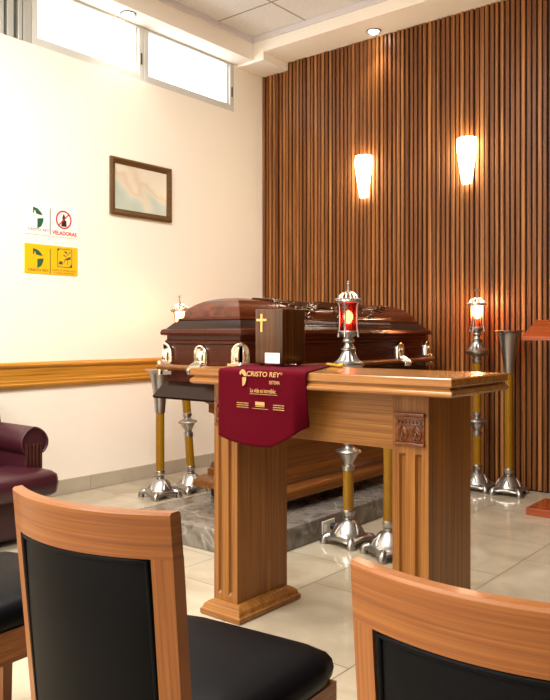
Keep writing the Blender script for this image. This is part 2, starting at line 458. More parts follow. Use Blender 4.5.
# chair rail on the left wall: profile run along y
prof = [(0, .772), (.016, .772), (.026, .79), (.03, .80), (.02, .806), (.02, .822), (.016, .83), (.016, .908), (.026, .918), (.03, .93), (.024, .944), (.012, .952), (0, .952)]
bm = B(); prism(bm, prof, lambda u, v, d: (LX+u, d, v), NY, BY); struct('trim_4', bm, M['rail'])
bm = B()
y = NY+.2
while y < BY-.02:
    e = min(y+.62, BY-.003); box(bm, (LX, y, 0), (LX+.013, e-.003, .105), .002, 1); y += .62
struct('baseboard_left', bm, M['skirting'])

# windows
def window(name, y0, y1, pane, fr, fw=.05, extra=()):
    w = bpy.data.objects.new(name, None); COL.objects.link(w); w['kind'] = 'structure'; w.location = (LX-.05, (y0+y1)/2, WZ)
    h = WT-WZ; a, b_ = y0-(y0+y1)/2, y1-(y0+y1)/2
    bm = B()
    box(bm, (-.03, a+fw-.004, 0), (.044, b_-fw+.004, fw*1.1), .003, 1); box(bm, (-.03, a+fw-.004, h-.02), (.044, b_-fw+.004, h-.001), .003, 1)
    box(bm, (-.031, a, -.0005), (.0452, a+fw, h-.0005), .004, 1); box(bm, (-.031, b_-fw, -.0005), (.0452, b_, h-.0005), .004, 1)
    # inner sash bead
    box(bm, (-.02, a+fw, fw*1.1), (.02, b_-fw, fw*1.1+.016), .002, 1)
    box(bm, (-.02, a+fw, fw*1.1), (.02, a+fw+.014, h-.02), .002, 1); box(bm, (-.02, b_-fw-.014, fw*1.1), (.02, b_-fw, h-.02), .002, 1)
    for e in extra:
        box(bm, (-.025, a+e, 0), (.05, a+e+.022, h), .003, 1)
    obj('window_frame', bm, fr, w)
    bm = B(); box(bm, (-.006, a+.01, .01), (0, b_-.01, h-.01)); obj('pane', bm, pane, w)
    bm = B(); box(bm, (.02, b_-.035, .13), (.05, b_-.017, .22), .003, 1); obj('latch', bm, M['dark_gap'], w)
    return w
window('window_1', .2, 2.70, M['pane_dark'], M['alu'], .07, (.6, 1.2, 1.8))
window('window_2', 2.94, 3.945, M['pane'], M['alu_white'])
window('window_3', 3.947, 5.0, M['pane'], M['alu_white'])
# coupled mullion stack between the dark window and the bright ones
bm = B()
box(bm, (LX-.10, 2.70, WZ), (LX-.005, 2.73, WT), .004, 1)
box(bm, (LX-.06, 2.752, WZ), (LX+.0, 2.80, WT), .004, 1); box(bm, (LX-.08, 2.83, WZ), (LX+.004, 2.862, WT), .004, 1)
box(bm, (LX-.07, 2.872, WZ), (LX-.002, 2.935, WT), .004, 1); box(bm, (LX-.12, 2.70, WZ), (LX-.09, 2.94, WT))
struct('trim_5', bm, M['alu'])

# ------------------------------------------------------------------ marble step and socket
bm = B(); box(bm, (-3.40, 2.835, 0), (-2.444, 5.02, .122), .006, 2)
tag(obj('marble_step', bm, M['marble']), 'low grey veined marble plinth on the tile floor under the coffin', 'plinth')
t = thing('wall_socket', 'beige socket plate on the side of the grey marble plinth', 'socket', (-2.444, 3.46, .058))
bm = B(); box(bm, (0, -.06, -.04), (.008, .06, .04), .003, 2); obj('cover_plate', bm, M['cover_plate'], t)
bm = B(); box(bm, (.008, -.045, -.018), (.0095, -.02, .018), .001, 1); obj('outlet', bm, M['paper'], t)
bm = B(); lathe(bm, [(.017, 0), (.02, .004), (.018, .03), (.01, .038)], n=16, M=Matrix.Translation((-2.4355, 3.487, .058)) @ Matrix.Rotation(pi/2, 4, 'Y'))
tube(bm, [(-2.40, 3.487, .058), (-2.388, 3.50, .054), (-2.385, 3.56, .03), (-2.41, 3.66, .007), (-2.432, 3.78, .006)], .005)
tag(obj('power_plug', bm, M['black_plastic'], smooth=40), 'black plug and cord pushed into the beige socket plate', 'plug')

# ------------------------------------------------------------------ bier
BX, BYc = -3.02, 4.03
t = thing('casket_stand', 'brown wooden bier with a moulded foot carrying the coffin on the plinth', 'stand', (BX, BYc, .122))
z0 = -.122
bm = B(); rings_rect(bm, -.37, .37, -.70, .70, [(.012, .185+z0), (0, .19+z0), (-.002, .205+z0), (.006, .228+z0), (.025, .25+z0), (.05, .262+z0), (.07, .265+z0)])
obj('foot_moulding', bm, M['bier'], t, 30)
bm = B(); rings_rect(bm, -.37, .37, -.70, .70, [(.065, .26+z0), (.065, .295+z0), (.075, .302+z0), (.085, .335+z0), (.10, .345+z0), (.105, .62+z0), (.09, .64+z0), (.07, .65+z0), (.07, .70+z0), (.045, .72+z0), (.03, .765+z0)])
obj('body', bm, M['bier'], t, 20)
for sx in (-.27, .27):
    for sy in (-.6, .6):
        bm = B(); lathe(bm, [(.022, 0), (.028, .01), (.028, .04), (.02, .07)], (sx, sy, 0), 14); obj('castor', bm, M['black_plastic'], t, 40)

# ------------------------------------------------------------------ casket
CX0, CX1, CY0, CY1 = -3.30, -2.68, 2.99, 5.13
cxm, cym, cz = (CX0+CX1)/2, (CY0+CY1)/2, .767
t = thing('coffin', 'closed dark reddish wooden coffin with a domed lid and bright side handles', 'coffin', (cxm, cym, cz))
hx, hy = (CX1-CX0)/2, (CY1-CY0)/2
Zr = lambda z: z-cz
bm = B(); rings_rect(bm, -hx, hx, -hy, hy, [(.06, Zr(.767)), (-.035, Zr(.770)), (-.04, Zr(.782)), (-.028, Zr(.80)), (-.004, Zr(.84)), (.012, Zr(.856)), (.02, Zr(.868)), (.03, Zr(.87))])
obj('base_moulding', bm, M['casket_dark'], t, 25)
bm = B(); rings_rect(bm, -hx, hx, -hy, hy, [(.03, Zr(.865)), (.022, Zr(.87)), (.022, Zr(1.085)), (.012, Zr(1.09)), (.012, Zr(1.105)), (.02, Zr(1.112)), (.02, Zr(1.142))])
obj('body', bm, M['casket'], t, 20)
bm = B(); rings_rect(bm, -hx, hx, -hy, hy, [(.015, Zr(1.136)), (-.006, Zr(1.139)), (-.008, Zr(1.15)), (-.003, Zr(1.168)), (.008, Zr(1.174)), (.02, Zr(1.176))])
obj('lid_rim', bm, M['casket'], t, 25)
bm = B(); rings_rect(bm, -hx, hx, -hy, hy, [(.016, Zr(1.174)), (.028, Zr(1.187)), (.052, Zr(1.212)), (.07, Zr(1.226))])
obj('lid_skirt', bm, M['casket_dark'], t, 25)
bm = B(); rings_rect(bm, -hx, hx, -hy, hy, [(.066, Zr(1.222)), (.064, Zr(1.228)), (.068, Zr(1.235)), (.08, Zr(1.24)), (.10, Zr(1.242))])
obj('lid_bead', bm, M['casket'], t, 25)
dome = []
for i in range(13):
    a = pi/2*i/12; dome.append((.088+.207*(1-cos(a)), Zr(1.24+.116*sin(a))))
bm = B(); rings_rect(bm, -hx, hx, -hy, hy, dome); obj('lid_dome', bm, M['lid'], t, 28)
def dome_pt(yl, a, off=.003):
    """point on the +x flank of the lid; a 0 foot .. 1 ridge"""
    th = pi/2*a; return Vector((hx-(.088+.207*(1-cos(th)))+off*cos(th), yl, Zr(1.24+.116*sin(th))+off*sin(th)))
# carved swags and vines on the long flank of the dome
bm = B(); random.seed(11)
def swag(y0, y1, a0, a1, r, waves=0, amp=0, n=16):
    pts = []; rr = []
    for i in range(n+1):
        s = i/n; a = a0+(a1-a0)*s+amp*sin(waves*2*pi*s)-.0*s
        pts.append(dome_pt(y0+(y1-y0)*s, min(.98, max(.02, a)))); rr.append(r*(.25+.75*sin(pi*min(1, max(0, s*.9+.05)))))
    tube(bm, pts, rr, 6)
for k in range(5):
    swag(-.70+.05*k, -.26+.05*k, .84-.10*k, .20+.12*k, .013, 1, .05)
for k in range(5):
    swag(-.36+.04*k, .18+.05*k, .14+.12*k, .80-.06*k, .013, 1.2, .10)
for k in range(4):
    swag(.05+.05*k, .55+.07*k, .75-.13*k, .30+.13*k, .009, 1.5, .09)
for k in range(26):
    y = -.6+k*.045; a = .35+.25*sin(k*.8)+random.uniform(-.1, .1)
    c = dome_pt(y, a, .0)
    bmesh.ops.create_icosphere(bm, subdivisions=1, radius=.016+random.uniform(0, .008), matrix=Matrix.Translation(c) @ Matrix.Diagonal((.6, 1.3, .8, 1)))
obj('lid_carving', bm, M['carve_gloss'], t, 60)
bm = B()
def skirt_pt(yl, s, off):
    i = .03+(.066-.03)*s; z = Zr(1.19+(1.224-1.19)*s); return Vector((hx-i+off*.68, yl, z+off*.7))
for k in range(60):
    y = -.86+k*.024
    c = skirt_pt(y, .5, .001)
    bmesh.ops.create_icosphere(bm, subdivisions=1, radius=.010, matrix=Matrix.Translation(c) @ Matrix.Diagonal((.8, .9, 1.3, 1)))
for s in (.12, .92):
    tube(bm, [skirt_pt(-.88, s, .001), skirt_pt(.58, s, .001)], .0035, 6)
obj('carved_band', bm, M['carve_gloss'], t, 60)
# handles: arched plate, lug and the carrying bars
def arch_outline(w, h, n=10):
    return [(-w, 0), (w, 0), (w, h-w)] + [(w*cos(pi*i/n), h-w+w*sin(pi*i/n)) for i in range(1, n)] + [(-w, h-w)]
PLATE = ((1, -.01), (1, .010), (.95, .018), (.86, .021), (.78, .018), (.74, .009), (.62, .008), (.56, .018), (.42, .028), (.2, .032))
def handle(cx, cy, ang):
    """ang = outward direction; plate stands on the body, bracket holds the bar"""
    n = Vector((cos(ang), sin(ang), 0)); s = Vector((-sin(ang), cos(ang), 0)); c = Vector((cx, cy, Zr(.955)))
    F = lambda u, v, d: c+s*u+Vector((0, 0, v))+n*d
    bm = B()
    loft(bm, [[F(u*k, .055+(v-.055)*k, d) for u, v in arch_outline(.05, .13)] for k, d in PLATE])
    prism(bm, [(-.05, -.012), (.05, -.012), (.046, .012), (-.046, .012)], F, -.005, .06)
    for u in (-.03, -.01, .01, .03):
        tube(bm, [F(u, .03, .02), F(u*1.1, .012, .05), F(u*1.2, -.012, .078), F(u*1.1, -.034, .07), F(u, -.04, .05)], [.008, .010, .010, .008, .005], 8)
    obj('handle_bracket', bm, M['chrome_gold'], t, 40)
q = .018
def corner_handle(sx, sy):
    """bracket wrapped round a vertical corner of the body: two half plates meeting on the arris"""
    bm = B(); c = Vector((sx*(hx-.02), sy*(hy-.02), Zr(.955)))
    half = [(0, 0), (.064, 0), (.064, .085)] + [(.064*cos(a), .085+.06*sin(a)) for a in (.4, .8, 1.2)] + [(0, .145)]
    for d, n in ((Vector((-sx, 0, 0)), Vector((0, sy, 0))), (Vector((0, -sy, 0)), Vector((sx, 0, 0)))):
        F = lambda u, v, e: c+d*(u-e*0)+Vector((0, 0, v))+n*e
        loft(bm, [[F(u*k-.008, .06+(v-.06)*k, e) for u, v in half] for k, e in PLATE])
        prism(bm, [(-.036, -.05), (.075, -.044), (.075, -.024), (-.036, -.026)], F, -.004, .036)
        prism(bm, [(-.036, .016), (.066, .016), (.066, .03), (-.036, .034)], F, -.004, .034)
    o = Vector((sx, sy, 0)).normalized()
    lathe(bm, [(.010, -.052), (.018, -.046), (.020, 0), (.019, .028), (.010, .036)], tuple(c+Vector((sx*.026, sy*.026, 0))), 14)
    obj('corner_bracket', bm, M['chrome_gold'], t, 40)
for sx in (-1, 1):
    for sy in (-1, 1): corner_handle(sx, sy)
handle(0, -hy+q, -pi/2); handle(0, hy-q, pi/2)
for yy in (-.635, 0, .635):
    handle(hx-q, yy, 0); handle(-hx+q, yy, pi)
zb = Zr(.953)
for a, b_ in (((-hx-.01, -hy-.022), (hx+.01, -hy-.022)), ((-hx-.01, hy+.022), (hx+.01, hy+.022)), ((hx+.022, -hy-.01), (hx+.022, hy+.01)), ((-hx-.022, -hy-.01), (-hx-.022, hy+.01))):
    bm = B(); tube(bm, [(a[0], a[1], zb), (b_[0], b_[1], zb)], .0155, 12); obj('carrying_bar', bm, M['bier'], t, 40)

# ------------------------------------------------------------------ altar table
t = thing('altar_table', 'light oak altar table on two broad pedestals in front of the coffin', 'table', (-1.61, 2.40, 0))
ox, oy = -1.61, 2.40
bm = B()
rings_rect(bm, -2.172-ox, -1.032-ox, 2.115-oy, 2.56-oy, [(.05, .947), (.012, .948), (.003, .952), (0, .958), (.001, .965), (.010, .974), (.014, .976), (.014, .980), (.004, .982), (.002, .985), (.002, 1.006), (.006, 1.01)])
obj('tabletop', bm, M['top_x'], t, 20)
bm = B(); box(bm, (-2.03-ox, 2.247-oy, .752), (-1.31-ox, 2.275-oy, .948), .002, 1); box(bm, (-2.03-ox, 2.52-oy, .752), (-1.31-ox, 2.545-oy, .948), .002, 1)
obj('apron', bm, M['oak_x'], t)
def pedestal(x0, x1):
    y0, y1 = 2.235, 2.556
    bm = B(); w = x1-x0; ins = .008
    # front face carries two flutes: cut as real grooves in the outline between z .06 and .745
    def outline(groove):
        pts = [(x0, y0)]
        if groove:
            for c in (x0+w*.28, x0+w*.72):
                for k in range(7):
                    a = pi*k/6; pts.append((c-.012*cos(a), y0+.013*sin(a)))
        else:
            for c in (x0+w*.28, x0+w*.72):
                for k in range(7):
                    a = pi*k/6; pts.append((c-.012*cos(a), y0))
        pts += [(x1, y0), (x1, y1), (x0, y1)]
        return pts
    secs = []
    for z, g in ((.05, 0), (.085, 0), (.095, 1), (.735, 1), (.745, 0), (.949, 0)):
        secs.append([(px-ox, py-oy, z) for px, py in outline(g)])
    loft(bm, secs); p = obj('pedestal', bm, M['oak_z'], t, 30)
    bm = B(); rings_rect(bm, x0-.037-ox, x1+.052-ox, y0-.045-oy, y1+.03-oy, [(.004, 0), (0, .004), (0, .022), (.006, .026), (.008, .03), (.012, .042), (.024, .052), (.034, .058), (.04, .06)])
    obj('plinth_moulding', bm, M['oak_x'], p, 25)
    # carved block
    bm = B(); zc0, zc1 = .772, .884; xa, xb = x0+.013-ox, x1-.013-ox; yf = y0-oy
    box(bm, (xa, yf-.006, zc0), (xb, yf+.002, zc1), .002, 1)
    box(bm, (xa-.003, yf-.013, zc1-.014), (xb+.003, yf, zc1), .003, 2); box(bm, (xa-.003, yf-.013, zc0), (xb+.003, yf, zc0+.012), .003, 2)
    tube(bm, [(xa+.004, yf-.009, zc1-.022), (xb-.004, yf-.009, zc1-.022)], .003, 6); tube(bm, [(xa+.004, yf-.009, zc1-.042), (xb-.004, yf-.009, zc1-.042)], .003, 6)
    for k in range(7):
        bmesh.ops.create_icosphere(bm, subdivisions=1, radius=.006, matrix=Matrix.Translation((xa+.012+k*(xb-xa-.024)/6, yf-.008, zc1-.032)))
    for c in (xa+(xb-xa)*.27, xa+(xb-xa)*.73):
        for j in (-1, 1):
            pts = [(c+j*(.003+.017*sin(pi*s)*(1-.35*s)), yf-.008, zc0+.014+.052*s) for s in [i/8 for i in range(9)]]
            tube(bm, pts, [.002, .003, .0042, .0045, .0045, .004, .0035, .003, .002], 6)
            pts = [(c+j*(.004+.009*sin(a)), yf-.009, zc0+.036+.011*cos(a)) for a in [i*.6 for i in range(9)]]
            tube(bm, pts, .0028, 6)
        bmesh.ops.create_icosphere(bm, subdivisions=2, radius=.008, matrix=Matrix.Translation((c, yf-.008, zc0+.034)) @ Matrix.Diagonal((.7, .8, 1.8, 1)))
    obj('carved_capital', bm, M['carve'], p, 50)
    return p
pedestal(-2.15, -2.022); pedestal(-1.309, -1.173)

# ------------------------------------------------------------------ sash on the table
def make_sash():
    root = thing('table_sash', 'maroon cloth sash with gold lettering hanging over the front of the oak table', 'sash', (-1.81, 2.3, 1.011))
    Lc = Vector(root.location)
    bm = B(); nu, rows = 40, []
    FL, FR = -2.0, -1.578
    for i in range(24):                              # on the table, back to front
        s = i/23; row = []
        yl = 2.50+(2.118-2.50)*s; yr = 2.565+(2.118-2.565)*s
        xl = -2.115+(FL+2.115)*s; xr = -1.795+(FR+1.795)*min(1, s)
        for k in range(nu+1):
            u = k/nu; x = xl+(xr-xl)*u; y = yl+(yr-yl)*u
            z = 1.0118+.002*abs(sin(u*9+s*3))*(.3+.7*max(0, 1-abs(u-.05)*4))*sin(pi*min(1, s*1.05))
            if u < .18: z += .007*sin(pi*u/.18)*sin(pi*s)**2*(1 if u < .18 else 0)
            row.append((x, y, z))
        rows.append(row)
    for k_ in (.35, .7, 1.0):                        # over the edge
        a = pi/2*k_
        rows.append([(FL+(FR-FL)*k/nu, 2.118-.013*sin(a), 1.0118-.0105*(1-cos(a))) for k in range(nu+1)])
    for i in range(1, 23):                           # hanging
        s = i/22; row = []
        for k in range(nu+1):
            u = k/nu
            bot = .758-.028*sin(pi*min(1, u*1.1))**.8*(1 if u < .9 else 1) + .055*max(0, u-.62)/.38
            z = 1.0015+(bot-1.0015)*s
            x = FL+(FR-FL)*u - .03*s*max(0, u-.85)/.15
            y = 2.105-.006*s*sin(u*5)+.0045*s*sin(u*14+1)*max(0, u-.55)
            if u > .86: y += .05*s*(u-.86)/.14
            row.append((x, y, z))
        rows.append(row)
    vs = [[bm.verts.new(Vector(p)-Lc) for p in r] for r in rows]
    for a, b_ in zip(vs, vs[1:]):
        for k in range(nu): bm.faces.new((a[k], a[k+1], b_[k+1], b_[k]))
    o = obj('cloth', bm, M['sash'], root, 80)
    md = o.modifiers.new('thickness', 'SOLIDIFY'); md.thickness = .0028; md.offset = -1 if False else 1
    # gold cord at the far corner
    bm = B(); p = Vector((-1.795, 2.555, 1.0145))-Lc
    tube(bm, [p+Vector(q) for q in ((-.01, -.002, .006), (.03, -.02, .004), (.07, -.03, .004), (.10, -.05, .004), (.085, -.06, .004), (.06, -.045, .004), (.10, -.045, .006))], [.006, .006, .005, .005, .005, .005, .008], 8)
    obj('tassel_cord', bm, M['gold_cord'], root, 60)
    P = lambda x, z: (x-Lc.x, 2.0955-Lc.y, z-Lc.z)
    rg, up = (1, 0, 0), (0, 0, 1)
    g = M['gold_print']
    text('lettering', 'CRISTO REY', g, root, P(-1.768, .9905), rg, up, .018, .162, align='CENTER', shear=.15, bold=.015)
    text('lettering', '®', g, root, P(-1.683, .999), rg, up, .009)
    text('lettering', 'SISTEMA', g, root, P(-1.715, .9645), rg, up, .0125, .05, bold=.01)
    text('lettering', 'La vida es increíble:', g, root, P(-1.770, .931), rg, up, .016, .122, bold=.01)
    bm = B(); q1, q2 = P(-1.833, .9245), P(-1.703, .926); box(bm, (q1[0], q1[1]-.0008, q1[2]), q2); obj('underline', bm, g, root)
    def bird(cx, cz_, k):
        bm = B()
        up_ = [(-.5, .45), (-.42, .72), (-.1, .95), (.3, .85), (.5, .5), (.55, .18), (.2, .2), (-.02, .4), (-.2, .55), (-.35, .3)]
        lo_ = [(-.08, .05), (.5, .08), (.48, -.3), (.3, -.75), (-.05, -.98)]
        for poly in (up_, lo_):
            prism(bm, poly, lambda u, v, d: (cx+u*k-Lc.x, 2.0955-Lc.y+d, cz_+v*k-Lc.z), -.0006, .0006)
        obj('emblem', bm, g, root)
    bird(-1.868, .983, .033)
    for cx, w in ((-1.868, .060), (-1.695, .052)):
        for j, zz in enumerate((.889, .881, .873)):
            bm = B(); n = 9
            for i in range(n):
                xx = cx-w/2+i*w/n; q1, q2 = P(xx, zz-.0015), P(xx+w/n*random.uniform(.55, .9), zz+.0015); box(bm, (q1[0], q1[1]-.0008, q1[2]), (q2[0], q2[1], q2[2]))
            obj('small_print', bm, g, root)
    for xa, za, xb, zb_ in ((-1.806, .884, -1.762, .897), (-1.806, .879, -1.762, .8815), (-1.822, .871, -1.745, .8725)):
        bm = B(); q1, q2 = P(xa, za), P(xb, zb_); box(bm, (q1[0], q1[1]-.0008, q1[2]), q2); obj('small_print', bm, g, root)
make_sash()

# ------------------------------------------------------------------ urn box on the sash
ux0, ux1, uy0, uy1, uz = -2.014, -1.870, 2.335, 2.487, 1.0178
t = thing('urn_box', 'dark walnut wooden urn box with a gold cross standing on the maroon sash', 'urn', ((ux0+ux1)/2, (uy0+uy1)/2, uz))
a, b_ = (ux1-ux0)/2, (uy1-uy0)/2
bm = B(); box(bm, (-a, -b_, .006), (a, b_, .230), .005, 3); obj('box_body', bm, M['urn_wood'], t, 40)
for sx in (-1, 1):
    for sy in (-1, 1):
        bm = B(); lathe(bm, [(.009, 0), (.01, .006), (.009, .008)], (sx*(a-.02), sy*(b_-.02), 0), 10); obj('foot', bm, M['black_plastic'], t)
bm = B(); cx = -1.978-(ux0+ux1)/2
box(bm, (cx-.0055, -b_-.003, .136), (cx+.0055, -b_+.001, .210), .001, 1); box(bm, (cx-.027, -b_-.0031, .180), (cx+.027, -b_+.001, .190), .001, 1)
obj('cross', bm, M['gold_cross'], t)
bm = B(); box(bm, (-1.960-(ux0+ux1)/2, -b_-.0015, .010), (-1.884-(ux0+ux1)/2, -b_+.001, .052)); o = obj('name_label', bm, M['paper'], t); o['label'] = 'blank white paper label'

# ------------------------------------------------------------------ stands
def four(r, z, t):
    return r
def stand_base(root):
    bm = B(); n = 48
    def rad(r, z, t_):
        k = max(0., cos(4*t_))
        if r > .095: return (r*(.78+.22*((1+cos(4*t_))/2)**1.4), z+.010*(1-(1+cos(4*t_))/2))
        return (r, z)
    lathe(bm, [(.09, .022), (.132, .024), (.138, .030), (.134, .040), (.108, .048), (.094, .054), (.090, .064), (.082, .078), (.068, .098), (.056, .114), (.043, .126), (.034, .131), (.027, .134), (.026, .138), (.030, .142), (.030, .147), (.024, .151)], n=n, rad=rad)
    for k in range(4):                                        # raised leaf ribs on the bell
        a = pi/4+k*pi/2
        for j in (-.26, .26):
            tube(bm, [((.089)*cos(a+j), .089*sin(a+j), .066), (.074*cos(a+j*.6), .074*sin(a+j*.6), .092), (.052*cos(a), .052*sin(a), .118)], [.005, .005, .002], 6)
    o = obj('base', bm, M['silver'], root, 40)
    for k in range(4):
        a = k*pi/2; d = Vector((cos(a), sin(a), 0)); s = Vector((-sin(a), cos(a), 0))
        bm = B()
        tube(bm, [d*.10+Vector((0, 0, .046)), d*.122+Vector((0, 0, .038)), d*.132+Vector((0, 0, .026)), d*.136+Vector((0, 0, .010)), d*.136], [.016, .020, .022, .022, .020], 14)
        obj('foot', bm, M['silver'], o, 50)
    return o
def ring_pole(root, z0, z1, r=.030):
    bm = B(); lathe(bm, [(r, z0), (r, z1)], n=24); return obj('pole', bm, M['amber'], root, 40)
def collar(root, z, up=True):
    bm = B(); lathe(bm, [(.036, z-.012), (.038, z-.008), (.038, z+.006), (.036, z+.01)], n=24); obj('collar', bm, M['silver'], root, 40)

def vase_stand(x, y, h, rz, label):
    root = thing('flower_stand', label, 'flower stand', (x, y, 0), rz, 'flower stands around the coffin')
    stand_base(root)
    bm = B(); lathe(bm, [(.024, .148), (.032, .152), (.034, .165), (.036, .17), (.036, .182), (.034, .186)], n=24); obj('collar', bm, M['silver'], root, 40)
    ring_pole(root, .18, h-.295)
    bm = B()
    lathe(bm, [(.034, h-.302), (.036, h-.296), (.038, h-.25), (.05, h-.15), (.066, h-.06), (.072, h-.03), (.08, h-.014), (.098, h-.004), (.106, h), (.104, h+.002), (.092, h-.004), (.076, h-.018), (.062, h-.06), (.046, h-.15), (.034, h-.25)], n=32, cap=False)
    bmesh.ops.contextual_create(bm, geom=[v for v in bm.verts if abs(v.co.z-(h-.25)) < 1e-5 and v.co.xy.length < .036])
    obj('vase', bm, M['silver_dull'], root, 40)
    return root

def lamp_stand(x, y, h, rz, label, lean=0.):
    """h = height of the drip dish; lean tilts everything above the base towards camera-left"""
    root = thing('lamp_stand', label, 'lamp stand', (x, y, 0), rz, 'lamp stands around the coffin')
    stand_base(root)
    parts = []
    bm = B(); lathe(bm, [(.024, .148), (.032, .152), (.034, .165), (.036, .17), (.036, .182), (.034, .186)], n=24); parts.append(obj('collar', bm, M['silver'], root, 40))
    zk = .40
    parts.append(ring_pole(root, .18, zk+.01, .030))
    bm = B(); lathe(bm, [(.032, zk-.002), (.034, zk), (.034, zk+.026), (.026, zk+.032), (.026, zk+.042), (.034, zk+.055), (.046, zk+.078), (.052, zk+.092), (.068, zk+.099), (.072, zk+.104), (.068, zk+.110), (.048, zk+.117), (.032, zk+.126), (.025, zk+.134), (.027, zk+.140), (.034, zk+.148), (.034, zk+.168), (.032, zk+.17)], n=28)
    parts.append(obj('knop', bm, M['silver'], root, 40))
    parts.append(ring_pole(root, zk+.16, h-.075, .030))
    bm = B(); lathe(bm, [(.033, h-.082), (.036, h-.078), (.036, h-.055), (.028, h-.05), (.030, h-.036), (.05, h-.026), (.074, h-.016), (.086, h-.006), (.088, h), (.084, h+.001), (.05, h-.004)], n=32)
    parts.append(obj('drip_dish', bm, M['silver'], root, 40))
    if lean:
        a = R(39.26); ax = Vector((-sin(a), cos(a), 0))       # lean about this level axis
        T = Matrix.Translation((0, 0, .15)) @ Matrix.Rotation(-rz, 4, 'Z') @ Matrix.Rotation(-lean, 4, ax) @ Matrix.Rotation(rz, 4, 'Z') @ Matrix.Translation((0, 0, -.15))
        for p in parts: p.data.transform(T)
    return root

def lamp(x, y, z, rz, label, bulb, hot, cross=False, tilt=0.):
    """red-glass votive lamp, base at z"""
    root = thing('votive_lamp', label, 'votive lamp', (x, y, z), rz, 'red glass votive lamps')
    if tilt:
        a = R(39.26); ax = Vector((-sin(a), cos(a), 0))
        root.rotation_euler = (Matrix.Rotation(-tilt, 3, ax) @ Matrix.Rotation(rz, 3, 'Z')).to_euler()
    bm = B()
    def flute(r, zz, t_):
        return (r*(1+.05*cos(16*t_)*(1 if .012 < zz < .07 else 0)), zz)
    lathe(bm, [(.074, 0), (.080, .003), (.080, .010), (.070, .016), (.056, .026), (.044, .045), (.036, .066), (.034, .074), (.040, .078), (.040, .086), (.030, .09), (.024, .10), (.022, .116), (.030, .121), (.033, .13), (.030, .138), (.024, .142), (.028, .15), (.042, .158), (.052, .166), (.054, .178), (.050, .184)], n=48, rad=flute)
    obj('base', bm, M['silver'], root, 40)
    bm = B(); lathe(bm, [(.046, .180), (.047, .20), (.047, .345)], n=28, cap=False)
    obj('glass', bm, M['flame_glass' if hot else 'red_glass'], root, 60)
    bm = B(); lathe(bm, bulb, n=16); obj('flame_bulb', bm, M['bulb_hot' if hot else 'bulb'], root, 60)
    bm = B(); lathe(bm, [(.012, .184), (.014, .19), (.012, bulb[0][1]-.001)], n=12); obj('bulb_holder', bm, M['gold_cord'], root, 60)
    for k in range(4):
        a = pi/4+k*pi/2; d = Vector((cos(a), sin(a), 0))
        bm = B(); tube(bm, [d*.058+Vector((0, 0, .150)), d*.055+Vector((0, 0, .17)), d*.050+Vector((0, 0, .20)), d*.050+Vector((0, 0, .32)), d*.056+Vector((0, 0, .335)), d*.066+Vector((0, 0, .345))], [.007, .006, .005, .005, .006, .008], 8)
        obj('bracket', bm, M['silver'], root, 50)
    bm = B()
    lathe(bm, [(.050, .336), (.064, .338), (.070, .346), (.068, .352), (.06, .356), (.052, .362)], n=32)
    for k in range(14):                                      # openwork crown
        a = 2*pi*k/14; d = Vector((cos(a), sin(a), 0))
        tube(bm, [d*.056+Vector((0, 0, .358)), d*.05+Vector((0, 0, .376)), d*.034+Vector((0, 0, .390)), d*.014+Vector((0, 0, .396))], .0038, 6)
        bmesh.ops.create_icosphere(bm, subdivisions=1, radius=.006, matrix=Matrix.Translation(d*.068+Vector((0, 0, .356))))
    lathe(bm, [(.016, .390), (.018, .396), (.012, .402), (.005, .406), (.004, .44 if not cross else .42)], n=14)
    obj('crown', bm, M['silver'], root, 40)
    bm = B()
    ld = bpy.data.lights.new('flame_light', 'POINT'); ld.energy = 15 if hot else 1.5; ld.color = (1, .66, .34); ld.shadow_soft_size = .03
    lo = bpy.data.objects.new('flame_light', ld); COL.objects.link(lo); lo.parent = root; lo.location = (0, 0, .36)
    if cross:
        box(bm, (-.005, -.004, .418), (.005, .004, .474), .001, 1); box(bm, (-.018, -.004, .446), (.018, .004, .456), .001, 1)
        obj('cross', bm, M['silver'], root)
    else:
        lathe(bm, [(.004, .436), (.009, .44), (.006, .446), (.009, .452), (.003, .458)], n=12); obj('finial', bm, M['silver'], root, 40)
    return root

bulb_low = [(.006, .222), (.016, .232), (.024, .25), (.026, .262), (.022, .278), (.012, .290), (.004, .296)]
bulb_high = [(.006, .246), (.026, .256), (.037, .275), (.040, .31), (.037, .334), (.018, .346), (.006, .349)]
AIM = R(39.26)
vase_stand(-3.95, 3.56, .893, AIM-R(4), 'flower stand of silver cone vase and amber pole in front of the white wall')
vase_stand(-2.095, 5.20, 1.165, AIM+R(14), 'tall flower stand of silver cone vase and amber pole by the slatted wood wall')
vase_stand(-1.99, 3.365, .885, AIM-R(24), 'flower stand mostly behind the right oak pedestal with only amber pole and silver foot showing')
lamp_stand(-3.93, 3.84, .968, AIM-R(3), 'lamp stand of silver and amber leaning behind the left end of the coffin', .066)
lamp_stand(-2.285, 3.43, .978, AIM+R(0), 'lamp stand of silver and amber whose foot shows between the two oak pedestals')
lamp_stand(-2.335, 5.20, 1.012, AIM+R(10), 'lamp stand of silver and amber against the slatted wood wall')
a_ = R(39.26); sh = (.968-.15)*.066
lamp(-3.93-sh*cos(a_), 3.84-sh*sin(a_), .968, AIM, 'votive lamp glowing above the left end of the coffin lid', bulb_high, True, tilt=.066)
lamp(-2.285, 3.43, .978, AIM+R(20), 'votive lamp with deep red glass and a small bright bulb right behind the oak table', bulb_low, False)
lamp(-2.335, 5.20, 1.012, AIM, 'votive lamp topped by a cross in front of the slatted wood wall', bulb_high, True, cross=True)

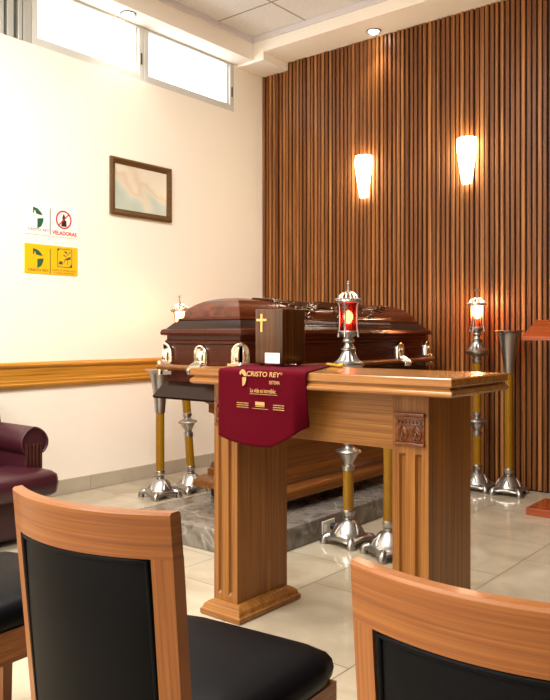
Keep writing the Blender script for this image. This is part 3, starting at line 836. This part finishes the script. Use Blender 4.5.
# ------------------------------------------------------------------ sconces
def sconce(x, label):
    root = thing('wall_sconce', label, 'wall lamp', (x, BY, 2.29), 0, 'tapered glass wall sconces')
    bm = B(); secs = []
    for i in range(11):
        s = i/10; z = .345*s; r = .034+.043*min(1, s*1.25)**.85
        if s > .8: r -= .004*(s-.8)/.2
        secs.append([(r*cos(pi+pi*k/16), -.02+1.0*r*sin(pi+pi*k/16), z) for k in range(17)])
    loft(bm, secs); obj('glass_shade', bm, M['shade_glow'], root, 50)
    bm = B(); box(bm, (-.03, -.022, .10), (.03, 0, .24), .004, 1); obj('wall_plate', bm, M['silver_dull'], root)
    return root
sconce(-3.415, 'lit tapered white sconce on the slatted wall, left one above the coffin')
sconce(-2.49, 'lit tapered white sconce on the slatted wall, right one nearer the lectern')

# ------------------------------------------------------------------ downlights
def downlight(x, y, z, label):
    root = thing('downlight', label, 'ceiling light', (x, y, z), 0, 'recessed downlights in the soffits')
    bm = B(); lathe(bm, [(.040, -.001), (.062, -.001), (.062, -.006), (.056, -.010), (.046, -.008), (.040, -.004), (.040, -.001)], n=28, cap=False); obj('trim_ring', bm, M['lamp_ring'], root, 40)
    bm = B(); lathe(bm, [(.039, -.001), (.036, -.012), (.024, -.022), (.008, -.026)], n=20); obj('lens', bm, M['spot_glow'], root, 50)
    ld = bpy.data.lights.new('downlight_beam', 'SPOT'); ld.energy = 14; ld.spot_size = R(100); ld.spot_blend = .8; ld.color = (1, .9, .76); ld.shadow_soft_size = .04
    lo = bpy.data.objects.new('downlight_beam', ld); COL.objects.link(lo); lo.parent = root; lo.location = (0, 0, -.04)
downlight(-4.463, 3.70, 3.572, 'small round recessed downlight in the soffit above the high windows')
downlight(-3.262, 5.27, 3.625, 'small round recessed downlight in the soffit above the slatted wall')

# ------------------------------------------------------------------ framed picture
t = thing('framed_picture', 'small dark wood framed pale pastel picture on the white wall', 'picture', (LX+.001, 3.908, 2.272))
hw, hh, fw = .31, .218, .045
bm = B()
def mitre(a, b_, c, d):
    prof = [(0, 0), (.024, 0), (.027, .3), (.02, .7), (.014, 1), (0, 1)]
    pass
prof = [(0, .0), (0, .022), (.3, .028), (.7, .02), (1, .012), (1, 0)]       # (inset fraction, height)
rs = []
for f, h in prof:
    i = fw*f; rs.append([bm.verts.new(p) for p in ((h, -hw+i, -hh+i), (h, hw-i, -hh+i), (h, hw-i, hh-i), (h, -hw+i, hh-i))])
for p, q_ in zip(rs, rs[1:]+rs[:1]):
    for k in range(4):
        j = (k+1) % 4; bm.faces.new((p[k], p[j], q_[j], q_[k]))
obj('frame', bm, M['frame_wood'], t, 20)
bm = B(); box(bm, (0, -hw+fw-.004, -hh+fw-.004), (.006, hw-fw+.004, hh-fw+.004)); obj('print', bm, M['picture'], t)

# ------------------------------------------------------------------ wall signs
def sign(z0, z1, mat, label, kind):
    y0, y1 = 2.877, 3.31; yc = (y0+y1)/2; w, h = y1-y0, z1-z0
    root = thing('wall_sign', label, 'sign', (LX, yc, (z0+z1)/2), 0, 'signs on the white wall')
    bm = B(); box(bm, (0, -w/2, -h/2), (.004, w/2, h/2), .001, 1); obj('panel', bm, mat, root)
    F = lambda u, v, d=0: (.0046+d, -w/2+u*w, h/2-v*h)          # u across, v down
    K = lambda poly: [(p[0], p[1]) for p in poly]
    def shape(name, polys, m):
        bm = B()
        for poly in polys: prism(bm, poly, lambda u, v, d: F(u, v, d), -.0008, .0004)
        return obj(name, bm, m, root)
    ww = 480.; hh_ = 290.
    def px(x, y):                                                # zoomed sign pixels -> fractions
        u = (x-20)/ww; return (u, (y-(12+u*38))/hh_)
    shape('emblem', [[px(92, 62), px(130, 75), px(160, 105), px(178, 138), px(140, 130), px(118, 122), px(112, 95), px(104, 95), px(102, 118), px(92, 120)],
                     [px(130, 168), px(152, 163), px(184, 162), px(183, 190), px(165, 235), px(130, 257)]], M['green'])
    shape('divider', [[px(240, 68), px(247, 68), px(247, 310), px(240, 310)]], M['green'])
    ry, uz_ = (0, 1, 0), (0, 0, 1)
    if kind == 'no':
        text('lettering', 'CRISTO REY', M['grey_print'], root, F(.25, .885), ry, uz_, .018, .170, bold=.012)
        cu, cv = .725, .44; bm = B(); rr = .066
        c = Vector(F(cu, cv))
        Mx = Matrix.Translation(c) @ Matrix.Rotation(pi/2, 4, 'Y')
        lathe(bm, [(rr-.011, -.0005), (rr, -.0005), (rr, .0006), (rr-.011, .0006), (rr-.011, -.0005)], n=40, cap=False, M=Mx)
        T = Matrix.Translation(c) @ Matrix.Rotation(R(45), 4, 'X')
        box(bm, (-.0005, -rr+.004, -.0045), (.0006, rr-.004, .0045), mat=T); obj('prohibition_ring', bm, M['red_print'], root)
        fc = lambda a, b_: (cu+a/w, cv-b_/h)
        shape('candle_mark', [[fc(-.020, -.048), fc(.024, -.048), fc(.022, -.004), fc(-.016, -.004)], [fc(-.008, -.004), fc(.010, -.004), fc(.014, .012), fc(.008, .03), fc(.0, .044), fc(-.008, .026), fc(-.012, .01)]], M['black_print'])
        text('lettering', 'VELADORAS', M['red_print'], root, F(.74, .93), ry, uz_, .027, .205, bold=.03)
    else:
        text('lettering', 'CRISTO REY', M['green'], root, F(.25, .915), ry, uz_, .017, .165, bold=.01)
        cu, cv = .745, .40; bm = B(); a = .062; b2 = .066
        for lo, hi in (((-a, -b2), (a, -b2+.0045)), ((-a, b2-.0045), (a, b2)), ((-a, -b2), (-a+.0045, b2)), ((a-.0045, -b2), (a, b2))):
            c = F(cu, cv); box(bm, (c[0]-.0005, c[1]+lo[0], c[2]+lo[1]), (c[0]+.0005, c[1]+hi[0], c[2]+hi[1]))
        obj('border', bm, M['green'], root)
        fc = lambda p, q2: (cu+p/w, cv-q2/h)
        S_ = [[fc(-a, b2), fc(-a+.024, b2), fc(-a, b2-.026)], [fc(a, -b2), fc(a-.028, -b2), fc(a, -b2+.03)],
              [fc(-.012, .05), fc(.02, .048), fc(.016, .03)], [fc(-.014, .022), fc(.012, .004), fc(.016, .01), fc(-.01, .028)],
              [fc(.016, .022), fc(.05, .052), fc(.054, .048), fc(.02, .018)],
              [fc(.0, -.008), fc(.05, .016), fc(.05, -.006), fc(.0, -.016)], [fc(.022, -.01), fc(.026, -.01), fc(.026, -.045), fc(.022, -.045)], [fc(-.004, -.01), fc(.0, -.01), fc(-.004, -.035), fc(-.008, -.035)],
              [fc(-.044, -.024), fc(-.02, -.024), fc(-.016, -.046), fc(-.052, -.046)]]
        for poly in S_: shape('pictogram', [poly], M['green'])
        text('lettering', 'CUIDA EL MOBILIARIO', M['green'], root, F(.735, .865), ry, uz_, .0125, .205)
        text('lettering', 'E INSTALACIONES', M['green'], root, F(.735, .955), ry, uz_, .0125, .165)
    return root
sign(1.832, 2.055, M['sign_white'], 'white wall sign with a red prohibition circle over a candle, above the yellow sign', 'no')
sign(1.561, 1.766, M['sign_yellow'], 'yellow wall sign with a green emblem and pictogram, below the white sign', 'care')

# ------------------------------------------------------------------ lectern
t = thing('lectern', 'reddish wooden lectern with a sloping top by the slatted wall at the right edge', 'lectern', (-1.50, 4.86, 0))
bm = B(); box(bm, (-.275, -.18, 0), (.275, .16, .047), .004, 2); obj('base', bm, M['lectern'], t)
bm = B(); box(bm, (-.11, -.06, .045), (.11, .07, 1.15), .004, 2); obj('column', bm, M['lectern'], t)
bm = B(); fn = lambda u, v, d: (d, u, v)
prism(bm, [(-.13, 1.10), (.145, 1.215), (.145, 1.24), (-.13, 1.126)], fn, -.325, .325); bmesh.ops.bevel(bm, geom=list(bm.edges), offset=.004, segments=2, affect='EDGES')
obj('top_board', bm, M['lectern'], t)
bm = B(); box(bm, (-.30, -.128, 1.122), (.30, -.112, 1.15), .003, 1); bm.free()

# ------------------------------------------------------------------ armchair
def armchair():
    root = thing('armchair', 'burgundy leather club armchair with rolled arms against the white wall', 'armchair', (-4.02, 2.05, 0))
    L = M['burgundy']
    bm = B(); box(bm, (-.42, -.40, .03), (.375, .40, .30), .03, 3); obj('base', bm, L, root, 40)
    # T cushion
    out = [(-.30, -.25), (.31, -.25), (.31, -.40), (.46, -.40), (.485, -.37), (.485, .37), (.46, .40), (.31, .40), (.31, .25), (-.30, .25)]
    bm = B(); secs = []
    def ins(k):
        r = []
        for x, y in out: r.append((x-(k if x > 0 else -k), y-k*(1 if y > 0 else -1)))
        return r
    for k, z in ((.05, .255), (.02, .26), (0, .275), (-.006, .33), (0, .372), (.022, .392), (.06, .40), (.12, .405)):
        secs.append([(x, y, z) for x, y in ins(min(k, .12))])
    loft(bm, secs); o = obj('seat_cushion', bm, L, root, 50)
    for sy in (-1, 1):
        yc = sy*.345
        prof = []
        for i in range(25):
            a = -pi*.28+(pi*1.56)*i/24; prof.append((sy*.095*cos(a)*(1 if cos(a)*1 > 0 else .85), .535+.08*sin(a)+.012*max(0, sin(a))*(1-abs(cos(a)))))
        body = [(-sy*.075, .28)] + [(p[0], p[1]) for p in prof[::-1]] + [(sy*.06, .28)]
        bm = B(); loft(bm, [[(x, yc+u*s, .45+(v-.45)*s if v > .45 else v) for u, v in body] for x, s in ((-.36, 1), (.26, 1), (.30, .985), (.315, .95))])
        a_ = obj('arm', bm, L, root, 50)
        bm = B()
        for k in range(5):
            box(bm, (.312, yc-.055+k*.022, .39), (.326, yc-.036+k*.022, .53), .004, 2)
        obj('arm_panel', bm, M['dark_wood'], a_)['label'] = 'dark ribbed wooden arm front'
        bm = B(); tube(bm, [(.318, yc+u*.93, .535+(v-.535)*.93) for u, v in prof], .007, 8); obj('piping', bm, L, a_, 60)
    bm = B()
    pr_ = [(-.50, .28), (-.04, .28), (-.06, .5), (-.105, .70), (-.17, .86), (-.28, .92), (-.44, .90), (-.50, .80)]
    loft(bm, [[(x*1.0+(.0 if abs(y) < .3 else -.02), y, .28+(z-.28)*(1 if abs(y) < .3 else .92)) for x, z in pr_] for y in (-.40, -.36, -.2, 0, .2, .36, .40)])
    obj('backrest', bm, L, root, 40)
    for sx in (-.36, .33):
        for sy in (-.34, .34):
            bm = B(); box(bm, (sx-.03, sy-.03, 0), (sx+.03, sy+.03, .035), .004, 1); obj('foot', bm, M['dark_wood'], root)
    return root
armchair()

# ------------------------------------------------------------------ dining style chairs
def make_chair(label, loc, rz):
    root = thing('side_chair', label, 'chair', loc, rz, 'wooden chairs with black leather in the front row')
    W, H_ = .190, .865
    lean = lambda z: .045*max(0, (H_-z)/(H_-.43)) if z > .43 else .045-.09*(.43-z)/.43
    bow = lambda x: -.050*(1-(x/W)**2)
    # crest rail: bowed backwards
    bm = B(); secs = []
    for i in range(17):
        x = -W+2*W*i/16
        top = H_+.004*(1-(x/W)**2)*0; b0 = .789
        y = bow(x); sec = []
        for (dy, z) in ((0, b0), (0, top-.004), (.004, top), (.022, top), (.026, top-.004), (.026, b0)):
            sec.append((x, y+lean(z)+dy, z))
        secs.append(sec)
    loft(bm, secs); obj('crest_rail', bm, M['chair_x'], root, 35)
    for s in (-1, 1):                                           # back post continuing as rear leg
        bm = B(); secs = []
        for z in (.0, .2, .43, .5, .6, .7, .790):
            hw = .0165 if z > .4 else .0145+.002*z/.4
            xo = s*(W-.0165-.004*(max(0, (.783-z)/.35) if z > .43 else 1)); yb = lean(z); d = .032 if z < .45 else .027
            xa, xb = xo-hw, xo+hw
            secs.append([(xa, bow(xa)+yb, z), (xb, bow(xb)+yb, z), (xb, bow(xb)+yb+d, z), (xa, bow(xa)+yb+d, z)])
        loft(bm, secs); obj('back_post', bm, M['chair_z'], root, 30)
    # upholstered back panel, bowed with the rail, with a welt
    Wp = W-.038
    bm = B(); secs = []
    def pane(x, z, d): return (x, bow(x)+lean(z)+d, z)
    for i in range(15):
        x = -Wp+2*Wp*i/14; e = min(1, (1-abs(x/Wp))*9)
        secs.append([pane(x, .40, .010), pane(x, .42, .006-.003*e), pane(x, .64, .004-.004*e), pane(x, .774, .006-.003*e), pane(x, .790, .010), pane(x, .790, .024), pane(x, .76, .030+.012*e), pane(x, .64, .032+.016*e), pane(x, .42, .030+.012*e), pane(x, .40, .024)])
    loft(bm, secs); o = obj('back_panel', bm, M['leather'], root, 50)
    bm = B(); k = 14
    pts = [pane(-Wp+.004, .41+.374*i/k, .004) for i in range(k+1)] + [pane(-Wp+.004+(2*Wp-.008)*i/k, .784, .003) for i in range(1, k+1)] + [pane(Wp-.004, .784-.374*i/k, .004) for i in range(1, k+1)]
    tube(bm, pts, .0042, 8); obj('welt', bm, M['leather'], o, 60)
    bm = B(); secs = []
    for i in range(9):
        x = -Wp-.01+2*(Wp+.01)*i/8; secs.append([pane(x, .36, .002), pane(x, .402, .002), pane(x, .402, .026), pane(x, .36, .026)])
    loft(bm, secs); obj('lower_rail', bm, M['chair_x'], root, 30)
    # seat
    f, bk, wf, wb = .520, .10, .224, .202
    dz = .028
    bm = B()
    def ring(k, z, puff=0): 
        pts = []
        for i in range(32):
            t_ = 2*pi*i/32; cx_, cy_ = cos(t_), sin(t_)
            e = 10.; m_ = (abs(cx_)**e+abs(cy_)**e)**(-1/e); ux, uy = cx_*m_, cy_*m_
            y = (f+bk)/2+uy*((f-bk)/2-k); w = wb+(wf-wb)*(y-bk)/(f-bk)
            pts.append((ux*(w-k), y, z))
        return pts
    loft(bm, [ring(k_, z_+dz) for k_, z_ in ((.012, .385), (.0, .392), (-.003, .41), (.0, .428), (.010, .443), (.03, .453), (.08, .461), (.14, .465), (.17, .466))])
    obj('seat', bm, M['leather'], root, 60)
    bm = B()
    box(bm, (-wf+.012, f-.04, .328), (wf-.012, f-.014, .41), .002, 1); box(bm, (-wb+.02, bk+.03, .328), (wb-.02, bk+.05, .41), .002, 1)
    obj('front_apron', bm, M['chair_x'], root)
    for s in (-1, 1):
        bm = B(); fnn = lambda u, v, d: (u, d, v)
        loft(bm, [[(s*(wb-.006), bk+.01, .328), (s*(wb-.006), bk+.01, .41), (s*(wb-.026), bk+.01, .41), (s*(wb-.026), bk+.01, .328)], [(s*(wf-.006), f-.012, .328), (s*(wf-.006), f-.012, .41), (s*(wf-.026), f-.012, .41), (s*(wf-.026), f-.012, .328)]])
        obj('side_apron', bm, M['chair_y'], root)
        bm = B(); xo = s*(wf-.028)
        loft(bm, [[(xo-h, f-.032-h, z), (xo+h, f-.032-h, z), (xo+h, f-.032+h, z), (xo-h, f-.032+h, z)] for h, z in ((.015, 0), (.0155, .01), (.020, .345))])
        obj('front_leg', bm, M['chair_z'], root)
    return root
ch = make_chair('wooden chair with black leather back, nearest the left altar pedestal, its seat in view', (-1.066, .789, 0), R(6.7))
dup(ch, (-.333, .813, 0), R(8), 'wooden chair at the lower right corner with only its back in view')
dup(ch, (-1.868, .80, 0), R(6), 'wooden chair at the left edge with only part of its black seat in view')

# ------------------------------------------------------------------ lights, world, camera
def area(name, loc, rot, sx, sy, e, col):
    ld = bpy.data.lights.new(name, 'AREA'); ld.shape = 'RECTANGLE'; ld.size = sx; ld.size_y = sy; ld.energy = e; ld.color = col
    o = bpy.data.objects.new(name, ld); COL.objects.link(o); o.location = loc; o.rotation_euler = rot; return o
warm = (1, .975, .93)
for i, (x, y) in enumerate(((-2.9, .5), (-2.9, -1.7), (-1.5, .9), (-1.5, -1.7), (.3, -1.7), (-2.6, 2.5))):
    area('ceiling_fill', (x, y, CZ-.02), (0, 0, 0), .6, 1.2, 74, warm)  # unseen area lights added under the ceiling to brighten the room
area('rear_fill', (-2.4, NY+.05, 1.9), (R(90), 0, 0), 2.6, 1.6, 45, (1, .98, .95))  # added fill light behind the camera; the rear wall has no window

w = bpy.data.worlds.new('sky'); S.world = w; w.use_nodes = True
w.node_tree.nodes['Background'].inputs[0].default_value = (.93, .97, 1, 1)
w.node_tree.nodes['Background'].inputs[1].default_value = 4.0

cd = bpy.data.cameras.new('camera'); cd.sensor_fit = 'VERTICAL'; cd.sensor_height = 36; cd.lens = 750*36/700
cd.shift_y = -17/700; cd.clip_start = .05
c = bpy.data.objects.new('camera', cd); COL.objects.link(c); c.location = (0, 0, 1.15); c.rotation_euler = (R(90), 0, math.atan(613/750))
S.camera = c
S.view_settings.view_transform = 'Standard'; S.view_settings.look = 'None'; S.view_settings.gamma = 1; S.view_settings.use_curve_mapping = False
S.view_settings.exposure = 0.14
